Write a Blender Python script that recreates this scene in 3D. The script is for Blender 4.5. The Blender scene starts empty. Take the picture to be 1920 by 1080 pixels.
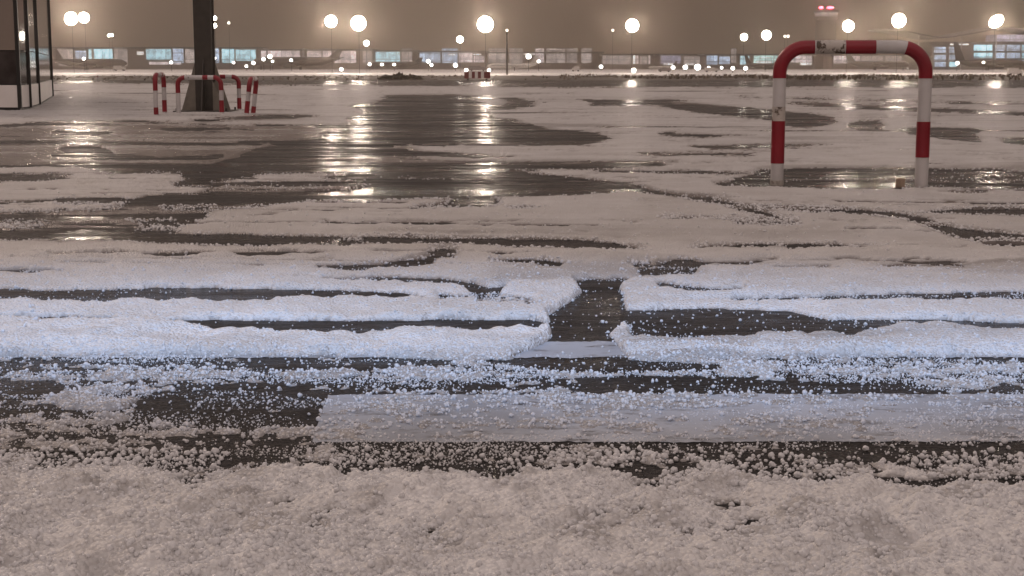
import bpy, math, random
import numpy as np
from mathutils import Vector

R = math.radians
random.seed(7)
S = bpy.context.scene
COL = S.collection

# ------------------------------------------------------------------ camera
F, CX, CY, HOR, CAMH = 2800.0, 960.0, 540.0, 128.0, 1.0      # photo pixels (1920 x 1080); metres
PITCH = math.atan((CY - HOR) / F)
cam_d = bpy.data.cameras.new('camera')
cam = bpy.data.objects.new('camera', cam_d); COL.objects.link(cam)
cam.location = (0, 0, CAMH)
cam.rotation_euler = (math.pi / 2 - PITCH, 0, 0)
cam_d.sensor_width = 36.0; cam_d.lens = 36.0 * F / 1920.0
cam_d.clip_start = 0.05; cam_d.clip_end = 8000
S.camera = cam
SP, CP = math.sin(PITCH), math.cos(PITCH)

def ray(px, py):
    u, v = (px - CX) / F, (CY - py) / F
    return Vector((u, CP + v * SP, -SP + v * CP))

def at(px, py, z=0.0):
    d = ray(px, py); t = (z - CAMH) / d.z
    return Vector((d.x * t, d.y * t, z))

def far(px, py, Y):
    d = ray(px, py); t = Y / d.y
    return Vector((d.x * t, Y, CAMH + d.z * t))

# ------------------------------------------------------------------ night sky
W = bpy.data.worlds.new('World'); S.world = W; W.use_nodes = True
nt = W.node_tree; nt.nodes.clear()
wo = nt.nodes.new('ShaderNodeOutputWorld'); bg = nt.nodes.new('ShaderNodeBackground')
tc = nt.nodes.new('ShaderNodeTexCoord'); sx = nt.nodes.new('ShaderNodeSeparateXYZ')
rmp = nt.nodes.new('ShaderNodeValToRGB')
nt.links.new(tc.outputs['Generated'], sx.inputs[0]); nt.links.new(sx.outputs['Z'], rmp.inputs[0])
e = rmp.color_ramp.elements
e[0].position = 0.0; e[0].color = (0.100, 0.068, 0.046, 1)
e[1].position = 0.9; e[1].color = (0.50, 0.42, 0.40, 1)
m_ = e.new(0.06); m_.color = (0.092, 0.064, 0.045, 1)
m_ = e.new(0.35); m_.color = (0.34, 0.265, 0.24, 1)
# sky brightened behind the camera, added to light surfaces that face it
mr = nt.nodes.new('ShaderNodeMapRange'); mr.inputs['From Min'].default_value = -0.1; mr.inputs['From Max'].default_value = -0.9
mr.inputs['To Min'].default_value = 1.0; mr.inputs['To Max'].default_value = 2.2
nt.links.new(sx.outputs['Y'], mr.inputs['Value']); nt.links.new(mr.outputs[0], bg.inputs[1]); nt.links.new(rmp.outputs[0], bg.inputs[0])
nt.links.new(bg.outputs[0], wo.inputs[0])

# added soft sun lamp standing in for warm apron floodlights ahead on the left
sun_d = bpy.data.lights.new('sun', 'SUN'); sun = bpy.data.objects.new('sun', sun_d); COL.objects.link(sun)
sun_d.energy = 0.72; sun_d.angle = R(12); sun_d.color = (1.0, 0.78, 0.64)
sun.rotation_euler = (R(-58), 0, R(38))

# assumed cold lamp added unseen behind the camera, its beam lying across the lane
sp_d = bpy.data.lights.new('assumed_cold_lamp', 'SPOT'); sp = bpy.data.objects.new('assumed_cold_lamp', sp_d); COL.objects.link(sp)
sp.location = (-0.4, -3.5, 6.5)
tgt = Vector((0.15, 5.75, 0.0))
sp.rotation_euler = (tgt - sp.location).to_track_quat('-Z', 'Y').to_euler()
sp_d.energy = 4200; sp_d.color = (0.36, 0.60, 1.0); sp_d.spot_size = R(56); sp_d.spot_blend = 0.85
sp_d.shadow_soft_size = 0.15
sp.scale = (1.0, 0.20, 1.0)  # beam squashed to a strip for the bluish band

S.view_settings.view_transform = 'Standard'; S.view_settings.look = 'None'
S.view_settings.exposure = 0.0; S.view_settings.gamma = 1.0
S.cycles.use_denoising = True
S.cycles.max_bounces = 6; S.cycles.diffuse_bounces = 3; S.cycles.glossy_bounces = 3
S.cycles.transmission_bounces = 4; S.cycles.volume_bounces = 0; S.cycles.sample_clamp_indirect = 8

# ------------------------------------------------------------------ helpers
def prop(o, label=None, cat=None, group=None, kind=None):
    if label: o['label'] = label
    if cat: o['category'] = cat
    if group: o['group'] = group
    if kind: o['kind'] = kind
    return o

def empty(name, loc, label=None, cat=None, group=None, rz=0.0):
    o = bpy.data.objects.new(name, None); COL.objects.link(o)
    o.location = loc; o.rotation_euler = (0, 0, rz); o.empty_display_size = 0.2
    return prop(o, label, cat, group)

class MB:
    def __init__(s): s.v = []; s.f = []; s.m = []
    def add(s, v, f, mi=0):
        b = len(s.v); s.v += [tuple(p) for p in v]; s.f += [tuple(i + b for i in q) for q in f]; s.m += [mi] * len(f)
    def box(s, c, d, mi=0, rz=0.0):
        x, y, z = d[0] / 2, d[1] / 2, d[2] / 2; ca, sa = math.cos(rz), math.sin(rz)
        v = []
        for a, b_, c_ in ((-x, -y, -z), (x, -y, -z), (x, y, -z), (-x, y, -z), (-x, -y, z), (x, -y, z), (x, y, z), (-x, y, z)):
            v.append((c[0] + a * ca - b_ * sa, c[1] + a * sa + b_ * ca, c[2] + c_))
        s.add(v, [(0, 3, 2, 1), (4, 5, 6, 7), (0, 1, 5, 4), (1, 2, 6, 5), (2, 3, 7, 6), (3, 0, 4, 7)], mi)
    def prism(s, poly, n, mi=0):                       # closed polygon of 3-D points, extruded by the vector n
        k = len(poly); n = Vector(n); a = [Vector(p) for p in poly]; v = a + [p + n for p in a]
        s.add(v, [tuple(range(k - 1, -1, -1)), tuple(range(k, 2 * k))] + [(i, (i + 1) % k, (i + 1) % k + k, i + k) for i in range(k)], mi)
    def tube(s, path, rad, n=12, mi=0, caps=True):
        path = [Vector(p) for p in path]; rads = rad if isinstance(rad, (list, tuple)) else [rad] * len(path)
        v = []; ref = None
        for i, p in enumerate(path):
            t = (path[min(i + 1, len(path) - 1)] - path[max(i - 1, 0)]).normalized()
            if ref is None:
                ref = Vector((0, 1, 0)) if abs(t.y) < 0.9 else Vector((1, 0, 0))
            a = (ref - t * ref.dot(t)).normalized(); b = t.cross(a); ref = a
            for k in range(n):
                w = 2 * math.pi * k / n
                v.append(p + (a * math.cos(w) + b * math.sin(w)) * rads[i])
        f = [(i * n + k, i * n + (k + 1) % n, (i + 1) * n + (k + 1) % n, (i + 1) * n + k) for i in range(len(path) - 1) for k in range(n)]
        if caps: f += [tuple(range(n - 1, -1, -1)), tuple(range((len(path) - 1) * n, len(path) * n))]
        s.add(v, f, mi)
    def ball(s, c, r, n=12, mi=0, seed=None):
        r = r if isinstance(r, (list, tuple)) else (r, r, r); rows = n // 2 + 1; v = []; f = []
        rr = random.Random(seed)
        for i in range(1, rows):
            th = math.pi * i / rows
            for k in range(n):
                w = 2 * math.pi * k / n; j = 1 + (rr.uniform(-.12, .12) if seed is not None else 0)
                v.append((c[0] + r[0] * math.sin(th) * math.cos(w) * j, c[1] + r[1] * math.sin(th) * math.sin(w) * j, c[2] + r[2] * math.cos(th) * j))
        q = rows - 1
        for i in range(q - 1):
            for k in range(n): f.append((i * n + k, (i + 1) * n + k, (i + 1) * n + (k + 1) % n, i * n + (k + 1) % n))
        top = len(v); v += [(c[0], c[1], c[2] + r[2]), (c[0], c[1], c[2] - r[2])]
        for k in range(n):
            f.append((top, k, (k + 1) % n)); f.append((top + 1, (q - 1) * n + (k + 1) % n, (q - 1) * n + k))
        s.add(v, f, mi)
    def build(s, name, mats, parent=None, smooth=False, loc=None):
        me = bpy.data.meshes.new(name); me.from_pydata(s.v, [], s.f); me.update()
        mats = mats if isinstance(mats, (list, tuple)) else [mats]
        for m in mats: me.materials.append(m)
        me.polygons.foreach_set('material_index', s.m)
        if smooth:
            me.polygons.foreach_set('use_smooth', [True] * len(s.f))
            try: me.set_sharp_from_angle(angle=R(40))
            except Exception: pass
        o = bpy.data.objects.new(name, me); COL.objects.link(o)
        if parent is not None: o.parent = parent
        if loc is not None: o.location = loc
        return o

# ------------------------------------------------------------------ materials
def mat(name, col=(0.5, 0.5, 0.5), rough=0.6, metal=0.0, ior=1.45, spec=0.5):
    m = bpy.data.materials.new(name); m.use_nodes = True
    p = m.node_tree.nodes['Principled BSDF']
    p.inputs['Base Color'].default_value = (*col, 1); p.inputs['Roughness'].default_value = rough
    p.inputs['Metallic'].default_value = metal; p.inputs['IOR'].default_value = ior
    p.inputs['Specular IOR Level'].default_value = spec
    return m, m.node_tree, p

def N(t, kind, **kw):
    n = t.nodes.new(kind)
    for k, v in kw.items():
        if k in n.inputs: n.inputs[k].default_value = v
        else: setattr(n, k, v)
    return n

def ramp(t, src, stops):
    r = t.nodes.new('ShaderNodeValToRGB'); el = r.color_ramp.elements
    while len(el) < len(stops): el.new(0.5)
    for q, (pos, c) in zip(el, stops):
        q.position = pos; q.color = (*c, 1) if isinstance(c, (tuple, list)) else (c, c, c, 1)
    t.links.new(src, r.inputs[0]); return r.outputs[0]

def noise_mat(name, c0, c1, scale, rough=0.6, r1=None, bump=0.0, bscale=None, metal=0.0, lo=0.35, hi=0.65, coord='Object', spec=0.5):
    m, t, p = mat(name, c0, rough, metal, spec=spec)
    tcn = N(t, 'ShaderNodeTexCoord'); n = N(t, 'ShaderNodeTexNoise', Scale=scale, Detail=6.0)
    t.links.new(tcn.outputs[coord], n.inputs['Vector'])
    t.links.new(ramp(t, n.outputs['Fac'], [(lo, c0), (hi, c1)]), p.inputs['Base Color'])
    if r1 is not None: t.links.new(ramp(t, n.outputs['Fac'], [(lo, rough), (hi, r1)]), p.inputs['Roughness'])
    if bump:
        n2 = N(t, 'ShaderNodeTexNoise', Scale=bscale or scale * 4, Detail=4.0); t.links.new(tcn.outputs[coord], n2.inputs['Vector'])
        b = N(t, 'ShaderNodeBump', Strength=bump, Distance=0.01); t.links.new(n2.outputs['Fac'], b.inputs['Height'])
        t.links.new(b.outputs[0], p.inputs['Normal'])
    return m

def emit_mat(name, col, strength):
    m = bpy.data.materials.new(name); m.use_nodes = True; t = m.node_tree
    p = t.nodes['Principled BSDF']; p.inputs['Base Color'].default_value = (0.6, 0.6, 0.6, 1)
    p.inputs['Emission Color'].default_value = (*col, 1); p.inputs['Emission Strength'].default_value = strength
    return m

# wet asphalt: dark stone under a film of water, smoother where it stands
def make_asphalt():
    m, t, p = mat('wet_asphalt', (0.03, 0.027, 0.026), 0.2, ior=1.2)
    tcn = N(t, 'ShaderNodeTexCoord')
    big = N(t, 'ShaderNodeTexNoise', Scale=0.35, Detail=5.0, Roughness=0.6)
    mp = N(t, 'ShaderNodeMapping'); mp.inputs['Scale'].default_value = (0.55, 1.0, 1.0)
    t.links.new(tcn.outputs['Object'], mp.inputs['Vector']); t.links.new(mp.outputs[0], big.inputs['Vector'])
    grit = N(t, 'ShaderNodeTexVoronoi', Scale=95.0); t.links.new(tcn.outputs['Object'], grit.inputs['Vector'])
    t.links.new(ramp(t, grit.outputs['Distance'], [(0.1, (0.05, 0.044, 0.040)), (0.6, (0.009, 0.0082, 0.008))]), p.inputs['Base Color'])
    mp2 = N(t, 'ShaderNodeMapping'); mp2.inputs['Scale'].default_value = (0.28, 1.0, 1.0); t.links.new(tcn.outputs['Object'], mp2.inputs['Vector'])
    rip = N(t, 'ShaderNodeTexNoise', Scale=1.6, Detail=8.0, Roughness=0.78); t.links.new(mp2.outputs[0], rip.inputs['Vector'])
    rr = N(t, 'ShaderNodeMath', operation='ADD'); rr2 = N(t, 'ShaderNodeMath', operation='MAXIMUM'); rr2.inputs[1].default_value = 0.07
    t.links.new(ramp(t, big.outputs['Fac'], [(0.38, 0.03), (0.62, 0.16)]), rr.inputs[0]); t.links.new(ramp(t, rip.outputs['Fac'], [(0.42, 0.05), (0.60, 0.42)]), rr.inputs[1])
    t.links.new(rr.outputs[0], rr2.inputs[0]); t.links.new(rr2.outputs[0], p.inputs['Roughness'])
    b1 = N(t, 'ShaderNodeBump', Strength=1.0, Distance=0.055); t.links.new(rip.outputs['Fac'], b1.inputs['Height'])
    b2 = N(t, 'ShaderNodeBump', Strength=0.08, Distance=0.002); t.links.new(grit.outputs['Distance'], b2.inputs['Height'])
    t.links.new(b1.outputs[0], b2.inputs['Normal']); t.links.new(b2.outputs[0], p.inputs['Normal'])
    return m

def make_hail():
    m, t, p = mat('hail', (0.74, 0.74, 0.75), 0.5, ior=1.31)
    at_ = N(t, 'ShaderNodeAttribute'); at_.attribute_name = 'thin'  # thin crust and wet slush, plus the slope shade painted on the plain
    tcn = N(t, 'ShaderNodeTexCoord')
    n = N(t, 'ShaderNodeTexNoise', Scale=1.4, Detail=7.0, Roughness=0.65); t.links.new(tcn.outputs['Object'], n.inputs['Vector'])
    dirt = ramp(t, n.outputs['Fac'], [(0.30, (0.60, 0.585, 0.57)), (0.66, (0.78, 0.775, 0.775))])
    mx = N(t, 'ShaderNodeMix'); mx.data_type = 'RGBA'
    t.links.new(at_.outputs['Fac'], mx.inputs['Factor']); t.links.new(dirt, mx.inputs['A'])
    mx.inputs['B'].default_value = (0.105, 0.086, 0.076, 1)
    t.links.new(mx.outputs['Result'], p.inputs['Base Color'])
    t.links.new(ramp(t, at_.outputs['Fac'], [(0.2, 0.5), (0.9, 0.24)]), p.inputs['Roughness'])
    v = N(t, 'ShaderNodeTexVoronoi', Scale=82.0); t.links.new(tcn.outputs['Object'], v.inputs['Vector'])
    b = N(t, 'ShaderNodeBump', Strength=0.9, Distance=0.010); b.invert = True; t.links.new(v.outputs['Distance'], b.inputs['Height'])
    t.links.new(b.outputs[0], p.inputs['Normal'])
    return m

def make_line_paint():
    m, t, p = mat('line_paint', (0.4, 0.4, 0.41), 0.35)
    tcn = N(t, 'ShaderNodeTexCoord'); mp = N(t, 'ShaderNodeMapping'); mp.inputs['Scale'].default_value = (0.45, 1, 1); t.links.new(tcn.outputs['Object'], mp.inputs['Vector'])
    a = N(t, 'ShaderNodeTexNoise', Scale=9.0, Detail=10.0, Roughness=0.75); t.links.new(mp.outputs[0], a.inputs['Vector'])
    b = N(t, 'ShaderNodeTexNoise', Scale=2.0, Detail=4.0); t.links.new(tcn.outputs['Object'], b.inputs['Vector'])
    g = ramp(t, b.outputs['Fac'], [(0.35, (0.27, 0.295, 0.335)), (0.62, (0.42, 0.455, 0.51))])
    mx = N(t, 'ShaderNodeMix'); mx.data_type = 'RGBA'; t.links.new(ramp(t, a.outputs['Fac'], [(0.36, 0.0), (0.47, 1.0)]), mx.inputs['Factor'])
    mx.inputs['A'].default_value = (0.05, 0.046, 0.044, 1); t.links.new(g, mx.inputs['B']); t.links.new(mx.outputs['Result'], p.inputs['Base Color'])
    bp = N(t, 'ShaderNodeBump', Strength=0.6, Distance=0.004); t.links.new(a.outputs['Fac'], bp.inputs['Height']); t.links.new(bp.outputs[0], p.inputs['Normal'])
    return m

M = {}
M['asphalt'] = make_asphalt()
M['hail'] = make_hail()
M['ice'] = noise_mat('hail_ice', (0.48, 0.48, 0.49), (0.76, 0.76, 0.77), 14.0, 0.3, 0.5)
M['far_snow'] = noise_mat('far_snow', (0.62, 0.60, 0.58), (0.82, 0.81, 0.80), 0.02, 0.6, bump=0.3, bscale=2.0)
M['paint_line'] = make_line_paint()
M['verge'] = noise_mat('verge_soil', (0.035, 0.028, 0.022), (0.09, 0.07, 0.055), 0.25, 0.35, 0.8, bump=0.4, bscale=3)
M['grass'] = noise_mat('winter_grass', (0.08, 0.06, 0.042), (0.19, 0.15, 0.11), 0.8, 0.8)
M['bush'] = noise_mat('bush_leaf', (0.03, 0.024, 0.018), (0.07, 0.055, 0.04), 1.5, 0.7)
M['dark_steel'] = noise_mat('mast_steel', (0.028, 0.024, 0.020), (0.045, 0.038, 0.032), 5, 0.45, 0.6, bump=0.1)
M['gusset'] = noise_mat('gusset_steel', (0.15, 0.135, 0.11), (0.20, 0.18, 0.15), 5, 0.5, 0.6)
M['grey_mast'] = mat('grey_mast', (0.055, 0.045, 0.038), 0.7)[0]
M['concrete'] = noise_mat('concrete', (0.20, 0.18, 0.16), (0.32, 0.29, 0.26), 8, 0.8, bump=0.3)
M['housing'] = mat('lamp_housing', (0.12, 0.11, 0.10), 0.5)[0]
M['brick'] = noise_mat('brick_block', (0.26, 0.19, 0.14), (0.36, 0.28, 0.21), 20, 0.8, bump=0.5)
M['frame'] = mat('black_frame', (0.012, 0.012, 0.013), 0.35)[0]
M['panel'] = noise_mat('pale_panel', (0.74, 0.71, 0.69), (0.84, 0.81, 0.79), 1.2, 0.35, 0.5)
M['rubber'] = mat('rubber', (0.02, 0.02, 0.02), 0.7)[0]

def make_glass():
    m, t, p = mat('dark_glass', (0.42, 0.38, 0.38), 0.05)
    p.inputs['Metallic'].default_value = 0.75
    tcn = N(t, 'ShaderNodeTexCoord'); n = N(t, 'ShaderNodeTexNoise', Scale=0.5, Detail=2.0)
    mp = N(t, 'ShaderNodeMapping'); mp.inputs['Scale'].default_value = (1, 1, 0.18)
    t.links.new(tcn.outputs['Object'], mp.inputs['Vector']); t.links.new(mp.outputs[0], n.inputs['Vector'])
    b = N(t, 'ShaderNodeBump', Strength=0.25, Distance=0.05); t.links.new(n.outputs['Fac'], b.inputs['Height'])
    t.links.new(b.outputs[0], p.inputs['Normal']); return m
M['glass'] = make_glass()
M['dark_reflect_glass'] = noise_mat('dark_reflect_glass', (0.02, 0.016, 0.018), (0.06, 0.05, 0.052), 1.5, 0.06)  # lower panes: dark reflections and dim interior painted into the glass colour

def make_paint(name, col, chip, lo, hi, rough=0.32, stripe=(1, 1, 0.35)):
    m, t, p = mat(name, col, rough)
    tcn = N(t, 'ShaderNodeTexCoord')
    mp = N(t, 'ShaderNodeMapping'); mp.inputs['Scale'].default_value = stripe
    n = N(t, 'ShaderNodeTexNoise', Scale=9.0, Detail=8.0, Roughness=0.62)
    t.links.new(tcn.outputs['Object'], mp.inputs['Vector']); t.links.new(mp.outputs[0], n.inputs['Vector'])
    f = ramp(t, n.outputs['Fac'], [(lo, 0.0), (hi, 1.0)])
    n3 = N(t, 'ShaderNodeTexNoise', Scale=3.0, Detail=6.0); t.links.new(tcn.outputs['Object'], n3.inputs['Vector'])
    g = ramp(t, n3.outputs['Fac'], [(0.35, tuple(c * 0.78 for c in col)), (0.6, col)])
    mx = N(t, 'ShaderNodeMix'); mx.data_type = 'RGBA'
    t.links.new(f, mx.inputs['Factor']); t.links.new(g, mx.inputs['A']); mx.inputs['B'].default_value = (*chip, 1)
    t.links.new(mx.outputs['Result'], p.inputs['Base Color'])
    b = N(t, 'ShaderNodeBump', Strength=0.25, Distance=0.002); b.invert = True; t.links.new(f, b.inputs['Height']); t.links.new(b.outputs[0], p.inputs['Normal'])
    return m
M['white_paint'] = make_paint('white_paint', (0.56, 0.54, 0.535), (0.07, 0.045, 0.03), 0.63, 0.68)
M['rusty_paint'] = make_paint('chipped_white_paint', (0.50, 0.46, 0.42), (0.07, 0.045, 0.03), 0.52, 0.57, stripe=(1.1, 0.6, 0.9))
M['red_paint'] = make_paint('red_paint', (0.24, 0.010, 0.022), (0.05, 0.012, 0.012), 0.66, 0.74)

# ================================================================== GROUND
def sheet(name, x0, x1, y0, y1, z, m, nx=1, ny=1):
    b = MB(); xs = np.linspace(x0, x1, nx + 1); ys = np.linspace(y0, y1, ny + 1)
    v = [(x, y, z) for y in ys for x in xs]; f = [(j * (nx + 1) + i, j * (nx + 1) + i + 1, (j + 1) * (nx + 1) + i + 1, (j + 1) * (nx + 1) + i) for j in range(ny) for i in range(nx)]
    b.add(v, f); return prop(b.build(name, m), kind='structure')

sheet('ground', -1350, 1350, -35, 2450, 0.0, M['asphalt'])
sheet('far_apron', -1300, 1300, 199, 2400, 0.012, M['far_snow'])
sheet('verge_strip', -600, 600, 124, 199, 0.008, M['verge'])

def line_sheet(name, pts, z, label=None):
    b = MB(); rg = random.Random(len(name)); e_ = []
    for (ax, ay), (bx, by) in zip(pts, pts[1:] + pts[:1]):
        n_ = max(2, int(math.hypot(bx - ax, by - ay) / 5)); k_ = 0.0
        for i in range(n_):
            k_ = 0.7 * k_ + rg.uniform(-1, 1) * (0.0 if i == 0 else 1.1); e_.append((ax + (bx - ax) * i / n_ + k_ * (abs(by - ay) > abs(bx - ax)), ay + (by - ay) * i / n_ + k_ * 0.8 * (abs(bx - ax) > abs(by - ay))))
    pts = e_; b.add([at(x, y, z) for x, y in pts], [tuple(range(len(pts)))]); return prop(b.build(name, M['paint_line']), label=label, kind='structure')
line_sheet('road_marking', [(586, 829), (6200, 822), (5600, 735), (615, 740)], 0.0012)
line_sheet('road_marking', [(-4300, 671), (6200, 669), (5900, 640), (-4000, 641)], 0.0012)

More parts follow.
